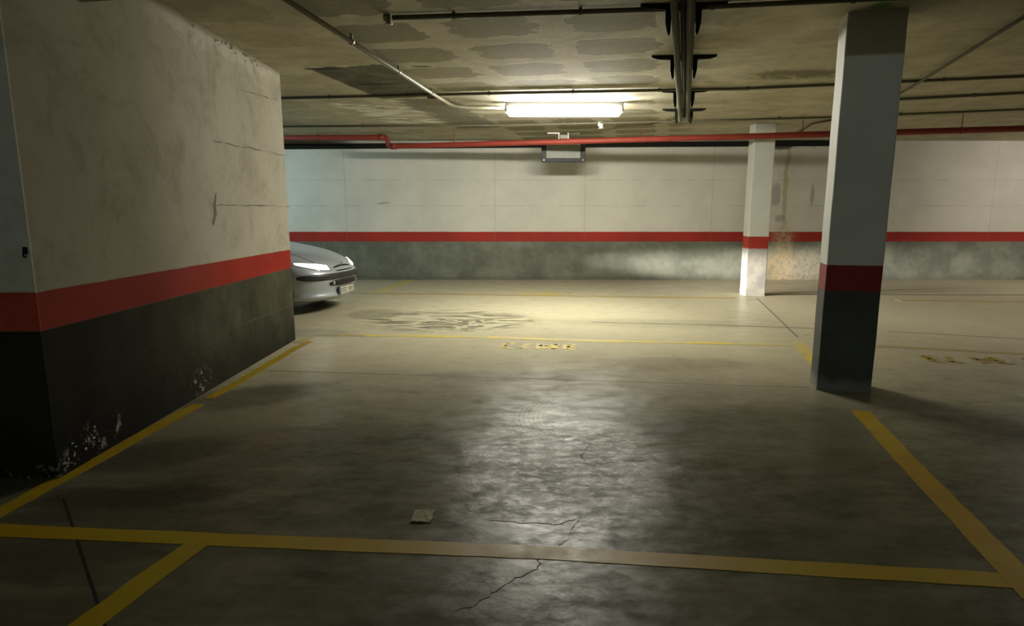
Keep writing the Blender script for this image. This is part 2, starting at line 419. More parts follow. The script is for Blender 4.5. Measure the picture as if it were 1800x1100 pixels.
M_redp = plain('red_fire_paint', (.27, .035, .02), .6, scale=5)
M_white = plain('white_plastic', (.72, .72, .68), .4)
M_house = plain('fixture_grey', (.30, .30, .28), .5)

# ------------------------------------------------------------------ setting
def slab(name, x0, x1, y0, y1, z0, z1, mat):
    return struct(box_obj(name, Vector(((x0 + x1) / 2, (y0 + y1) / 2, (z0 + z1) / 2)), (x1 - x0, y1 - y0, z1 - z0), mat))
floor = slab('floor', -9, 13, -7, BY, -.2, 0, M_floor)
ceil = slab('ceiling', -9, 13, -7, BY, H, H + .2, M_ceil)
wback = slab('wall_back', -9, 13, BY, BY + .25, -.2, H + .2, M_wb)
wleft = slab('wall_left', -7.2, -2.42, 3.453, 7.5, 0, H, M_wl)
slab('wall_outer_left', -9.2, -9, -7, BY, -.2, H + .2, M_conc)
slab('wall_right', 13, 13.2, -7, BY, -.2, H + .2, M_conc)
slab('wall_front', -9, 13, -7.2, -7, -.2, H + .2, M_conc)
# downstand beam just in front of the frame's top edge
a = atz(165, 4, 2.56); b = atz(500, 0, 2.56)
d = (b - a).normalized(); far0 = Vector((-2.4, 0, 0)); far0 = a + d * ((-2.42 - a.x) / d.x); far1 = a + d * ((13 - a.x) / d.x)
d = Vector((E1.x, E1.y, 0)); far1 = far0 + E1 * 12
bm = bmesh.new(); add_prism(bm, [far0, far1, far1 - E2 * .35, far0 - E2 * .35 - E1*.0], 2.56, H)
struct(link_obj('trim_1', bm, M_conc))

M_crkf = plain('floor_hairline', (.085, .078, .055), .8, var=.5, scale=20)
# floor joints and cracks (parts of the floor)
for pts, w, m in [
    ([(112, 876), (185, 1100), (196, 1140)], .010, M_blk),
    ([(430, 650), (950, 666), (1425, 681)], .010, M_seam),
    ([(1330, 524), (1402, 592)], .020, M_seam),
    ([(1040, 566), (1250, 571), (1430, 577)], .035, M_seam),
    ([(1560, 582), (1800, 596)], .030, M_seam)]:
    strip_obj('expansion_joint', [atz(x, y, 0) for x, y in pts], w, m, floor, th=.0012)
bm = bmesh.new()
add_strip(bm, wiggle(atz(1345, 517.5, 0), atz(2100, 519, 0), 40, .004, Vector((0, 0, 1))), .11, th=.002)
link_obj('expansion_joint', bm, M_seam, floor)
for poly in ([(1018, 915), (1000, 945), (982, 962), (950, 975), (945, 1000), (905, 1015), (872, 1040), (838, 1062), (800, 1075)],
             [(860, 915), (930, 919), (985, 921), (1012, 912)], [(1040, 780), (1020, 800), (1028, 812)]):
    pp = [atz(x, y, 0) for x, y in poly]; out = []
    for i in range(len(pp) - 1): out += wiggle(pp[i], pp[i + 1], 5, .012, Vector((0, 0, 1)))[:-1]
    strip_obj('crack', out + [pp[-1]], .004, M_crkf, floor, th=.0012, jit=.0015, taper=True)
# wall cracks
M_crk = plain('wall_hairline', (.13, .12, .085), .8, var=.4, scale=25)
NX = Vector((1, 0, 0))
for poly, w in (([(378, 362), (420, 361), (470, 362), (509, 363)], .009), ([(372, 247), (400, 252), (450, 263), (500, 273)], .007),
                ([(396, 580), (440, 565), (480, 549), (518, 535)], .012), ([(425, 158), (460, 168), (490, 177)], .006)):
    pp = [atx(x, y, -2.42) for x, y in poly]; out = []
    for i in range(len(pp) - 1): out += wiggle(pp[i], pp[i + 1], 4, .008, NX)[:-1]
    strip_obj('crack', out + [pp[-1]], w, M_crk if poly[0][1] < 500 else M_dark, wleft, NX, .002, .003, True)
pp = [atx(x, y, -2.42) for x, y in ((380, 340), (377, 360), (379, 375), (374, 393))]
strip_obj('crack', pp, .028, M_crk, wleft, NX, .003, .010, True)
# loose plaster flakes at wall top and base
def flakes(name, cx, cy, n, sp, size, mat):
    bm = bmesh.new(); p0 = atx(cx, cy, -2.42)
    for k in range(n):
        q = p0 + Vector((0, random.gauss(0, sp[0]), random.gauss(0, sp[1])))
        q.z = min(max(q.z, .02), H - .03)
        m = random.randint(5, 7); r = size * random.uniform(.4, 1.2); a0 = random.random() * 6
        vs = [bm.verts.new(q + Vector((.001 + random.random() * .006, 1.5 * r * random.uniform(.6, 1) * math.cos(a0 + 2 * PI * i / m), r * random.uniform(.5, 1) * math.sin(a0 + 2 * PI * i / m)))) for i in range(m)]
        ct = bm.verts.new(q + Vector((.014, 0, 0)))
        for i in range(m): bm.faces.new((vs[i], vs[(i + 1) % m], ct))
    return link_obj(name, bm, mat, wleft)
M_flake = plain('salt_flakes', (.52, .50, .42), .8)
flakes('plaster_flakes', 150, 778, 6, (.10, .03), .012, M_flake)
flakes('plaster_flakes', 355, 665, 5, (.09, .04), .013, M_flake)
flakes('plaster_flakes', 420, 92, 26, (.45, .03), .018, M_flake)

# ------------------------------------------------------------------ painted lines
def pline(name, label, px, w, mat, group=None, jit=.003, z=0.0005):
    bm = bmesh.new(); add_strip(bm, [atz(x, y, 0) + Vector((0, 0, z)) for x, y in px], w, th=.0016, jit=jit)
    return tag(link_obj(name, bm, mat), label, 'floor marking', group)
pline('parking_line', 'bright yellow line crossing the whole foreground of the floor', [(-120, 926), (0, 932), (350, 947), (700, 961), (950, 971), (1450, 1001), (1720, 1017), (2100, 1042)], .112, M_yel)
pline('parking_line', 'short yellow line running out of the bottom left of the picture', [(352, 952), (255, 1021), (160, 1092), (60, 1170)], .112, M_yel, z=.001)
pline('parking_line', 'yellow line along the foot of the left wall', [(-70, 940), (8, 896), (115, 838), (183, 803), (229, 776), (317, 728), (351, 711)], .098, M_yel, z=.0012)
pline('parking_line', 'worn yellow line at the far end of the left wall foot', [(368, 700), (412, 676), (512, 616), (545, 600)], .085, M_yel)
pline('parking_line', 'yellow line on the right running from the big pillar to the foreground', [(1512, 722), (1590, 806), (1680, 899), (1770, 993), (1830, 1056)], .125, M_yel, z=.0012)
pline('parking_line', 'stub of yellow line left of the big pillar base', [(1402, 602), (1430, 634), (1452, 660)], .13, M_fade, z=.001)
pline('parking_line', 'thin yellow line across the floor above the painted number', [(600, 589), (830, 592), (1050, 599), (1250, 603), (1400, 606.5)], .12, M_fade, jit=.008)
pline('parking_line', 'faded yellow line right of the big pillar', [(1440, 607), (1560, 609), (1680, 615), (1800, 622), (1900, 627)], .12, M_fbr, jit=.008)
pline('parking_line', 'orange smear of old line paint at the far corner of the left wall', [(522, 603), (548, 590), (575, 588), (640, 590)], .11, M_fbr, jit=.015, z=.001)
pline('parking_line', 'far faded line between the car and the white pillar', [(560, 514), (640, 515.5), (800, 517), (960, 519.5), (1120, 522), (1290, 524)], .22, M_fbr, jit=.01)
pline('parking_line', 'far faded line at the right edge in front of the back wall', [(1580, 528), (1800, 530), (1900, 531)], .22, M_fbr, jit=.012)
pline('parking_line', 'slanting yellow line beyond the car reaching the back wall', [(662, 514), (700, 500), (722, 492)], .14, M_fade, z=.001)
def mat_dig():
    t = NT('smeared_yellow_digits'); n = t.noise(5, 6, .7, dist=.5)
    return t.done(t.mix(t.rng(n, .42, .60), (.40, .28, .03), (.27, .23, .13)), .6, 0, .3)
M_dig = mat_dig()
# painted bay numbers, half worn away, meant to be read from the far side
def number(label, cx, cy, glyphs, mat, s=1.0):
    c0 = atz(cx, cy, 0); e = empty('painted_number', (c0.x, c0.y, .0005), -.12)
    tag(e, label, 'floor marking')
    for (gx, strokes) in glyphs:
        bm = bmesh.new()
        for st in strokes:
            add_strip(bm, [Vector((gx + x * s, y * s, 0)) for x, y in st], .07 * s, th=.0015, jit=.008)
        link_obj('digit', bm, mat, e)
one = [[(0, -.14), (0, .14)], [(-.05, -.13), (.05, -.13)], [(.0, .14), (.05, .08)]]
three = [[(-.05, -.13), (.05, -.13)], [(-.05, -.13), (-.05, .13)], [(-.05, 0), (.04, 0)], [(-.05, .13), (.05, .13)]]
seven = [[(-.06, -.13), (.06, -.13)], [(-.05, -.13), (.04, .14)]]
four = [[(-.04, -.14), (-.04, .14)], [(-.04, .03), (.06, .03)], [(.06, .03), (.02, -.12)]]
number('worn yellow digits on the floor in the middle of the bay behind the thin line', 951, 608.5, [(-.34, three), (-.17, seven), (.02, four), (.14, one), (.32, three)], M_fade)
number('worn yellow digits on the floor at the right edge beyond the big pillar', 1722, 633, [(-.42, three), (-.26, seven), (.02, four), (.18, three), (.46, one)], M_dig)
number('faint far digits on the floor under the ceiling light', 965, 516.5, [(-.34, three), (-.12, seven), (.06, four), (.34, one)], M_fade, 1.5)

# ------------------------------------------------------------------ pillars
def pillar(fl, w, dpt, ang, label, mat=None):
    u = Vector((math.cos(ang), -math.sin(ang), 0)); v = Vector((math.sin(ang), math.cos(ang), 0))
    fl = Vector(fl); P = [fl, fl + u * w, fl + u * w + v * dpt, fl + v * dpt]
    c0 = sum(P, Vector()) / 4
    bm = bmesh.new()
    r = bmesh.ops.create_cube(bm, size=1)
    bmesh.ops.transform(bm, matrix=Matrix.Translation((0, 0, H / 2)) @ Matrix.Diagonal((w, dpt, H, 1)), verts=r['verts'])
    es = [e for e in bm.edges if abs(e.verts[0].co.z - e.verts[1].co.z) > .1]
    bmesh.ops.subdivide_edges(bm, edges=es, cuts=28, use_grid_fill=True)
    es = [e for e in bm.edges if abs(e.verts[0].co.z - e.verts[1].co.z) > .01]
    bmesh.ops.bevel(bm, geom=es, offset=.012, segments=2, profile=.6, affect='EDGES')
    for q in bm.verts:
        k = 1 + .006 * math.sin(q.co.z * 9 + q.co.x * 20) if .02 < q.co.z < H - .02 else 1
        q.co.x *= k
    o = link_obj('concrete_pillar', bm, mat or M_pil); o.location = (c0.x, c0.y, 0); o.rotation_euler = (0, 0, -ang)
    return tag(o, label, 'pillar')
pillar((2.44, 5.31, 0), .402, .30, .25, 'big near pillar, white above a red band and dark grey foot')
pillar((3.965, 11.565, 0), .335, .36, .07, 'slim far pillar lit by the car, behind the red pipe', M_pil_lit)

# ------------------------------------------------------------------ fluorescent fixtures
def fixture(loc, rz, label, strength, col, L=1.56, on=True):
    r = empty('fluorescent_light', (loc[0], loc[1], H), rz); tag(r, label, 'ceiling light', 'batten lights on the garage ceiling')
    bm = bmesh.new(); add_box(bm, Vector((0, 0, -.05)), (L, .11, .10), 0, .006)
    link_obj('housing', bm, M_house, r)
    bm = bmesh.new()
    prof = []
    for k in range(13):
        a = PI * k / 12; prof.append((.068 * math.cos(a), -.098 - .085 * math.sin(a) ** .75))
    xs = [(-L / 2 + .03, .55), (-L / 2 + .05, .9), (-L / 2 + .08, 1), (L / 2 - .08, 1), (L / 2 - .05, .9), (L / 2 - .03, .55)]
    rows = [[bm.verts.new((x, y * (.6 + .4 * s), -.095 + (z + .095) * s)) for y, z in prof] for x, s in xs]
    for i in range(len(rows) - 1):
        for k in range(12): bm.faces.new((rows[i][k], rows[i][k + 1], rows[i + 1][k + 1], rows[i + 1][k]))
    for rr in rows: bm.faces.new((rr[0], rr[-1], rr[-2])) if False else None
    bm.faces.new(rows[0]); bm.faces.new(rows[-1][::-1])
    o = link_obj('diffuser', bm, emit('diffuser_glow', col, strength), r, True)
    for s in (-1, 1): box_obj('end_cap', Vector((s * (L / 2 - .012), 0, -.11)), (.03, .15, .04), M_house, r, bevel=.006)
    return r
fixture((.69, 9.45), 0.0, 'lit fluorescent batten glowing in the middle of the ceiling', 285, (1, .965, .84))
fixture((-6.1, 11.6), 0.0, 'cool white batten hidden behind the left wall above the car', 90, (.55, .85, 1))
fixture((10.9, 11.6), 0, 'batten outside the frame on the right', 75, (1, .93, .84))
fixture((-1.5, -5.9), -.1, 'cool batten behind the camera', 150, (.82, .95, .95))

# ------------------------------------------------------------------ pipes on the ceiling
def conduit(name, label, cat, pts, r, mat, clips=0, group=None, bend=.12):
    root = empty(name, (pts[0].x, pts[0].y, pts[0].z)); tag(root, label, cat, group)
    loc = [p - pts[0] for p in pts]
    tube_obj('pipe', fillet(loc, bend), r, mat, root)
    L = (loc[-1] - loc[0]).length
    for k in range(clips):
        t = (k + .5) / clips; seg = [(loc[i + 1] - loc[i]).length for i in range(len(loc) - 1)]; s = t * sum(seg)
        for i, q in enumerate(seg):
            if s <= q: break
            s -= q
        p = loc[i].lerp(loc[i + 1], s / q); dd = (loc[i + 1] - loc[i]).normalized()
        bm = bmesh.new(); add_tube(bm, [p - dd * .012, p + dd * .012], r * 1.35, 10)
        top = H - pts[0].z - .001
        add_box(bm, Vector((p.x, p.y, (p.z + top) / 2)), (.022, .022, max(.004, top - p.z)), 0)
        link_obj('clip', bm, mat, root)
    return root
def cz(x, y, dz): return atz(x, y, H - dz)
conduit('electrical_conduit', 'pale conduit running diagonally over the left ceiling to the light', 'conduit',
        [cz(395, -70, .058), cz(765, 168, .058), cz(800, 189, .05), cz(886, 190, .035)], .019, M_pvc, 5, bend=.35)
r = conduit('sprinkler_pipe', 'dark ceiling pipe nearest the camera, from the sprinkler to the cable hangers', 'pipe',
            [cz(690, 31, .028), cz(1180, 15.5, .028), cz(1490, 0, .028), cz(1900, -18, .028)], .018, M_pvcd, 5)
# sprinkler head at its left end
def head(parent, p, mat, s=1.0):
    bm = bmesh.new()
    add_tube(bm, [p + Vector((-.045 * s, 0, 0)), p + Vector((.02 * s, 0, 0))], .034 * s, 14)
    add_tube(bm, [p, p - Vector((0, 0, .05 * s))], .024 * s, 12)
    add_tube(bm, [p - Vector((0, 0, .05 * s)), p - Vector((0, 0, .056 * s)), p - Vector((0, 0, .062 * s))], [.036 * s, .038 * s, .01 * s], 14)
    return link_obj('sprinkler_head', bm, mat, parent, True)
head(r, Vector((-.03, 0, 0)), M_galv, .78)
conduit('electrical_conduit', 'dark conduit crossing the whole ceiling just before the light', 'conduit',
        [cz(380, 175.5, .024), cz(900, 163, .024), cz(1300, 156, .024), cz(1800, 134, .024), cz(1950, 128, .024)], .017, M_pvcd, 10)
r = conduit('sprinkler_pipe', 'thin pipe crossing the ceiling just beyond the light', 'pipe',
            [cz(380, 223, .03), cz(880, 220, .03), cz(1200, 213, .03), cz(1460, 206, .03), cz(1800, 192, .03), cz(1950, 186, .03)], .016, M_pvcd, 8)
p = cz(1057, 216.5, .03) - cz(380, 223, .03); head(r, p - Vector((0, 0, .012)), M_white, 1.15)
conduit('electrical_conduit', 'conduit right of the big pillar, middle one of three parallel lines', 'conduit',
        [cz(1500, 178, .025), cz(1580, 174.5, .025), cz(1800, 163, .025), cz(1950, 156, .025)], .018, M_pvcd, 3)
conduit('electrical_conduit', 'thin conduit slanting over the ceiling right of the big pillar', 'conduit',
        [cz(1960, -70, .06), cz(1612, 147, .06), cz(1540, 190, .06)], .014, M_pvcd, 0)
conduit('electrical_conduit', 'thin cable slanting from the cable hangers towards the hanging sign', 'cable',
        [cz(1204, 209, .02), cz(1120, 221, .02), cz(1058, 229, .02), cz(1000, 233, .02)], .009, M_pvcd, 0)
conduit('electrical_conduit', 'short thin conduit on the ceiling between the two pillars', 'conduit',
        [cz(1462, 211, .02), cz(1430, 217, .02), cz(1400, 235, .02)], .014, M_pvcd, 0)
p = cz(764, 169, .03)
j = box_obj('junction_box', Vector((0, 0, 0)), (.12, .09, .058), M_pvcd, bevel=.008); j.location = (p.x - .03, p.y + .03, H - .03)
tag(j, 'small grey box where the diagonal conduit meets the dark one', 'junction box')

# two ribbed hoses on hangers, running away from the camera
A = atz(1201, 50, H - .105); B = atz(1202, 200, H - .105); dirT = (B - A).normalized(); nT = Vector((dirT.y, -dirT.x, 0))
start = A - dirT * 2.2; L = 2.2 + (B - A).length + .7; start.z = H
for sgn, lab in ((-1, 'left one of two ribbed hoses on the black hangers'), (1, 'right one of two ribbed hoses on the black hangers')):
    pts, rr = [], []; n = int(L / .03)
    for i in range(n + 1):
        q = start + dirT * (L * i / n) + nT * (sgn * .052); q.z = H - .105 + .004 * math.sin(i * .09 + sgn)
        pts.append(q); rr.append(.029 if i % 2 else .018)
    o0 = pts[0].copy(); o = tube_obj('corrugated_hose', [q - o0 for q in pts], rr, M_hose, seg=12)
    for f_ in o.data.polygons: f_.use_smooth = False; o.location = o0
    tag(o, lab, 'hose')
rail = start + nT * 0; e = rail + dirT * (L - .2)
o = tube_obj('cable', [Vector((0, 0, 0)), e - rail], .022, M_blk, seg=10); o.location = (rail.x, rail.y, H - .075)
tag(o, 'black cable lying between the two ribbed hoses', 'cable')
hang = None
spots = [((1197, 6), .60, 'black hanger for the hoses at the top edge of the picture'), ((1201, 97), .58, 'second nearest black hanger holding the hoses, wide arms'),
         ((1199, 157), .56, 'third black hanger holding the hoses, level with the dark conduit'), ((1197, 191), .56, 'farthest black hanger, at the end of the hoses')]
for i, ((px, py), w, lab) in enumerate(spots):
    p = atz(px, py, H)
    t_ = (p - start).dot(dirT); q = start + dirT * t_
    if hang is None:
        hang = empty('pipe_hanger', (0, 0, 0))
        for s in (-1, 1):
            bm = bmesh.new()
            pr = [(0.0, 0), (.30, 0), (.295, -.018), (.24, -.034), (.075, -.042), (0.0, -.042)]
            vs0 = [bm.verts.new((s * x, -.015, z)) for x, z in pr]; vs1 = [bm.verts.new((s * x, .015, z)) for x, z in pr]
            bm.faces.new(vs0); bm.faces.new(vs1[::-1])
            for k in range(6): bm.faces.new((vs0[k], vs0[(k + 1) % 6], vs1[(k + 1) % 6], vs1[k]))
            link_obj('arm', bm, M_blk, hang)
            bm = bmesh.new()
            pr = [(.083, -.03), (.125, -.03), (.122, -.13), (.108, -.195), (.094, -.215), (.086, -.19)]
            vs0 = [bm.verts.new((s * x, -.012, z)) for x, z in pr]; vs1 = [bm.verts.new((s * x, .012, z)) for x, z in pr]
            bm.faces.new(vs0); bm.faces.new(vs1[::-1])
            for k in range(6): bm.faces.new((vs0[k], vs0[(k + 1) % 6], vs1[(k + 1) % 6], vs1[k]))
            link_obj('side_plate', bm, M_blk, hang)
        bm = bmesh.new(); add_tube(bm, [Vector((-.09, 0, -.046)), Vector((.09, 0, -.046))], .006, 8); link_obj('cross_pin', bm, M_blk, hang)
        h = hang
    else: h = copy_tree(hang)
    h.location = (q.x, q.y, H); h.rotation_euler = (0, 0, -.08); h.scale = (1, 1, 1)
    tag(h, lab, 'hanger', 'black hangers under the ceiling')

# red fire main
ZP = 2.59
root = empty('fire_pipe', (0, 12, ZP)); tag(root, 'red painted fire pipe running below the ceiling along the back', 'pipe')
Pr = atz(1800, 226, ZP); Pe = atz(682, 257.5, ZP); dd = (Pr - Pe).normalized(); far = Pe + dd * 15.0; far = Pe + dd * ((12.9 - Pe.x) / dd.x)
Lt = Vector((Pe.x, Pe.y, 2.755)); Lf = atz(500, 242, 2.755); dl = (Lf - Lt).normalized(); Lf = Lt + dl * ((-8.9 - Lt.x) / dl.x)
off = Vector((0, 12, ZP))
tube_obj('pipe', [q - off for q in fillet([Lf, Lt, Pe, far], .07)], .046, M_redp, root, 16)
def collar(p, d): return tube_obj('coupling', [p - d * .05 - off, p + d * .05 - off], .057, M_redp, root, 16)
collar(Lt + dl * .12, dl); collar(Pe + dd * .12, dd); collar(atz(1010, 248.5, ZP), dd)
for px in (560, 800, 1130, 1410, 1690):
    if px < 680: p = Lt + dl * 1.3
    else: p = Pe + dd * ((atz(px, 258 - (px - 682) * .0287, ZP) - Pe).length)
    bm = bmesh.new(); add_tube(bm, [p - dd * .012 - off, p + dd * .012 - off], .052, 14)
    add_tube(bm, [p - off, Vector((p.x, p.y, H + .01)) - off], .006, 8); link_obj('hanger_ring', bm, M_redp, root)

# black cable tray at the top of the back wall
a0 = aty(480, 256.5, BY - .07); a1 = aty(1340, 251, BY - .07)
ddz = (a1.z - a0.z) / (a1.x - a0.x)
root = empty('cable_tray', (0, BY - .0505, 2.7)); tag(root, 'black cable tray along the top of the back wall', 'cable tray')
x0, x1 = -8.9, aty(1462, 250, BY).x
za = a0.z + ddz * (x0 - a0.x) - 2.7; zb = min(a0.z + ddz * (x1 - a0.x), H - .045) - 2.7
bm = bmesh.new()
prf = [(-.05, -.06), (.05, -.06), (.05, .04), (.042, .04), (.042, -.05), (-.04, -.05), (-.04, .04), (-.05, .04)]
r0 = [bm.verts.new((x0, y, za + z)) for y, z in prf]; r1 = [bm.verts.new((x1, y, zb + z)) for y, z in prf]
for k in range(8): bm.faces.new((r0[k], r0[(k + 1) % 8], r1[(k + 1) % 8], r1[k]))
bm.faces.new(r0); bm.faces.new(r1[::-1]); link_obj('channel', bm, M_blk, root)
for yy in (-.018, .02): tube_obj('cable', [Vector((x0, yy, za - .01)), Vector((x1, yy, zb - .01))], .016, M_blkp, root, 8)

# hanging sign box
Y = 12.95
p0 = aty(952, 285, Y); p1 = aty(1028, 285, Y); W = p1.x - p0.x; cx = (p0.x + p1.x) / 2; zb = p0.z; zt = zb + .40
root = empty('hanging_sign', (cx, Y, zb)); tag(root, 'dark framed sign box with pale face hanging behind the red pipe', 'sign')
bm = bmesh.new(); fw = .085
for (x, z, w, h) in ((-W / 2 + fw / 2, .2, fw, .40), (W / 2 - fw / 2, .2, fw, .40), (0, .035, W - 2 * fw, .07), (0, .365, W - 2 * fw, .07)):
    add_box(bm, Vector((x, 0, z)), (w, .10, h), 0, .006)
link_obj('frame', bm, plain('charcoal_frame', (.014, .017, .016), .6), root)
box_obj('face_panel', Vector((0, .012, .2)), (W - 2 * fw + .01, .06, .27), plain('milky_panel', (.22, .22, .185), .5), root)
for s in (-1, 1):
    bm = bmesh.new()
    add_box(bm, Vector((s * .085, 0, (.40 + H - zb) / 2)), (.022, .03, H - zb - .40), 0)
    add_box(bm, Vector((s * .185, 0, H - zb - .012)), (.22, .04, .022), 0)
    link_obj('bracket', bm, M_white, root)
box_obj('transformer_box', Vector((0.0, .03, H - zb - .075)), (.13, .10, .07), M_pvc, root, bevel=.006)
for s in (-1, 1):
    bm = bmesh.new(); add_tube(bm, [Vector((s * (W / 2 - .04), -.05, .035)), Vector((s * (W / 2 - .04), -.058, .035))], .014, 10); link_obj('screw', bm, M_galv, root)

# small things
p = aty(45, 440, 3.453)
root = empty('wall_hook', (p.x, 3.453, p.z)); tag(root, 'tiny black hook on the end face of the left wall', 'hook')
box_obj('plate', Vector((0, -.004, 0)), (.022, .008, .035), M_blk, root, bevel=.002)
tube_obj('hook', fillet([Vector((0, -.006, .0)), Vector((0, -.022, -.005)), Vector((0, -.022, -.03)), Vector((0, -.012, -.034))], .012), .004, M_blk, root, 8)
p = atz(743, 908, 0)
bm = bmesh.new(); n = 9
g = [[None] * n for _ in range(n)]
for i in range(n):
    for k in range(n):
        x = (i / (n - 1) - .5) * .095; y = (k / (n - 1) - .5) * .125
        z = .004 + .003 * abs(math.sin(i * .9 + k * .6)) + .003 * random.random()
        g[i][k] = bm.verts.new((x + random.uniform(-.003, .003), y + random.uniform(-.003, .003), z))
for i in range(n - 1):
    for k in range(n - 1): bm.faces.new((g[i][k], g[i + 1][k], g[i + 1][k + 1], g[i][k + 1]))
ex = bmesh.ops.extrude_face_region(bm, geom=list(bm.faces)); bmesh.ops.translate(bm, vec=(0, 0, -.003), verts=[q for q in ex['geom'] if isinstance(q, bmesh.types.BMVert)])
o = link_obj('cardboard_scrap', bm, plain('tan_card', (.30, .25, .14), .8, scale=30)); o.location = (p.x, p.y, 0); o.rotation_euler = (0, 0, -.06)
tag(o, 'small tan scrap of cardboard lying on the floor before the long yellow line', 'scrap')

# ------------------------------------------------------------------ the car
CARZ = [(.17, .13, .73, .50, 3.72), (.205, .04, .775, .47, 3.78), (.245, .005, .80, .46, 3.80), (.285, .03, .80, .45, 3.82), (.35, .02, .812, .45, 3.83), (.45, 0, .822, .44, 3.84), (.56, .0, .828, .44, 3.83),
        (.60, .03, .828, .44, 3.80), (.66, .085, .825, .44, 3.78), (.72, .16, .818, .42, 3.76), (.78, .29, .803, .39, 3.74), (.84, .47, .782, .35, 3.72),
        (.90, .74, .752, .32, 3.69), (.945, 1.0, .728, .30, 3.66), (.98, 1.17, .712, .28, 3.64), (1.08, 1.35, .69, .26, 3.58), (1.2, 1.56, .655, .25, 3.48),
        (1.3, 1.74, .615, .25, 3.36), (1.37, 1.92, .57, .25, 3.24), (1.41, 2.12, .50, .25, 3.1), (1.43, 2.40, .36, .2, 2.95)]
NE = 2.35
def prm(z):
    T = CARZ
    if z <= T[0][0]: return T[0][1:]
    if z >= T[-1][0]: return T[-1][1:]
    for i in range(len(T) - 1):
        if T[i][0] <= z <= T[i + 1][0]: break
    a, b = T[i], T[i + 1]; t = (z - a[0]) / (b[0] - a[0]); out = []
    for k in range(1, 5):
        m0 = (b[k] - (T[i - 1][k] if i else a[k])) / (b[0] - (T[i - 1][0] if i else a[0] - .05))
        nx = T[i + 2] if i + 2 < len(T) else None
        m1 = ((nx[k] if nx else b[k]) - a[k]) / ((nx[0] if nx else b[0] + .02) - a[0])
        h = b[0] - a[0]
        out.append((2 * t ** 3 - 3 * t * t + 1) * a[k] + (t ** 3 - 2 * t * t + t) * h * m0 + (-2 * t ** 3 + 3 * t * t) * b[k] + (t ** 3 - t * t) * h * m1)
    return out
def nose(phi, z):                          # phi in [-90, 90] degrees, right side negative
    N, w, Ln, R = prm(z); a = math.radians(min(abs(phi), 90)); sg = 1 if phi >= 0 else -1
    y = w * math.sin(a) ** (2 / NE); dx = Ln * (1 - max(0, math.cos(a)) ** (2 / NE))
    if abs(phi) > 90: dx = Ln + (abs(phi) - 90) / 90.0
    return Vector((-N - dx, sg * y, z))
def nnorm(phi, z):
    e = 1.0; a = nose(phi + e, z) - nose(phi - e, z); b = nose(phi, z + .01) - nose(phi, z - .01)
    n = a.cross(b).normalized()
    return n if n.x > 0 or (abs(phi) > 60 and n.y * phi > 0) else -n
def side_x(z, x): return prm(z)
M_paint = None
t = NT('silver_blue_paint')
fl = t.noise(400, 2, .5, t.obj)
M_paint = t.done(t.mix(fl, (.40, .45, .50), (.50, .55, .60)), .36, .35, .5)
t.b.inputs['Coat Weight'].default_value = .6; t.b.inputs['Coat Roughness'].default_value = .08
M_glass = plain('tinted_glass', (.02, .025, .025), .05, spec=.8)
M_chrome = plain('chrome', (.7, .7, .7), .12, 1.0, .03)
M_tyre = plain('tyre_rubber', (.018, .018, .018), .8)
M_alloy = plain('wheel_silver', (.45, .45, .45), .35, .7)
M_lamp = emit('headlamp_glow', (1, .97, .9), 7)
M_lens = plain('lamp_bowl', (.6, .6, .6), .08, .8, .03)

AC = .17
C0 = Vector((-2.42, 9.97, 0))
car = empty('car', (C0.x, C0.y, 0), -AC)
tag(car, 'silver blue hatchback with headlights on, nosing out from behind the left wall', 'car')
bm = bmesh.new(); zs = [.17 + (1.43 - .17) * k / 54 for k in range(55)]
NP, NS, NR = 22, 60, 8
def half(z):
    N, w, Ln, R = prm(z); out = [nose(90.0 * k / NP, z) for k in range(NP + 1)]
    xs, xe = -N - Ln, -R + .22
    for k in range(1, NS + 1):
        t = k / NS; out.append(Vector((xs + (xe - xs) * t, w * (1 - .05 * t * t), z)))
    wr = w * .95
    for k in range(1, NR + 1):
        a = PI / 2 * k / NR; out.append(Vector((xe - .22 * math.sin(a) ** .8, wr * math.cos(a) ** .8 if k < NR else 0, z)))
    return out
loops = []
for z in zs:
    h = half(z); lp = h + [Vector((q.x, -q.y, q.z)) for q in h[-2:0:-1]]
    loops.append([bm.verts.new(q) for q in lp])
WX = (-.78, -3.22); WR = .31
for i in range(len(loops) - 1):
    n = len(loops[i])
    for k in range(n):
        vs = (loops[i][k], loops[i][(k + 1) % n], loops[i + 1][(k + 1) % n], loops[i + 1][k])
        c0 = sum((q.co for q in vs), Vector()) / 4
        if abs(c0.y) > .6 and any((c0.x - wx) ** 2 + (c0.z - .29) ** 2 < (WR + .02) ** 2 for wx in WX): continue
        bm.faces.new(vs)
bm.faces.new(loops[0][::-1]); bm.faces.new(loops[-1])
link_obj('body', bm, M_paint, car, True)
def patch(name, mat, f_lo, f_hi, phi0, phi1, n=24, m=6, off=.006, parent=None, side=1, dome=0.0):
    bm = bmesh.new(); rows = []
    for i in range(n + 1):
        s = i / n; ph = phi0 + (phi1 - phi0) * s; lo, hi = f_lo(s), f_hi(s); row = []
        for k in range(m + 1):
            t_ = k / m; z = lo + (hi - lo) * t_
            q = nose(ph * side, z); nn = nnorm(ph * side, z)
            edge = min(s, 1 - s) < 1e-6 or k in (0, m)
            row.append(bm.verts.new(q + nn * (-.012 if edge else off + dome * math.sin(PI * s) * math.sin(PI * t_))))
        rows.append(row)
    for i in range(n):
        for k in range(m): bm.faces.new((rows[i][k], rows[i + 1][k], rows[i + 1][k + 1], rows[i][k + 1]))
    return link_obj(name, bm, mat, parent or car, True)
lens = lambda a, b: (lambda s: a(s), lambda s: b(s))
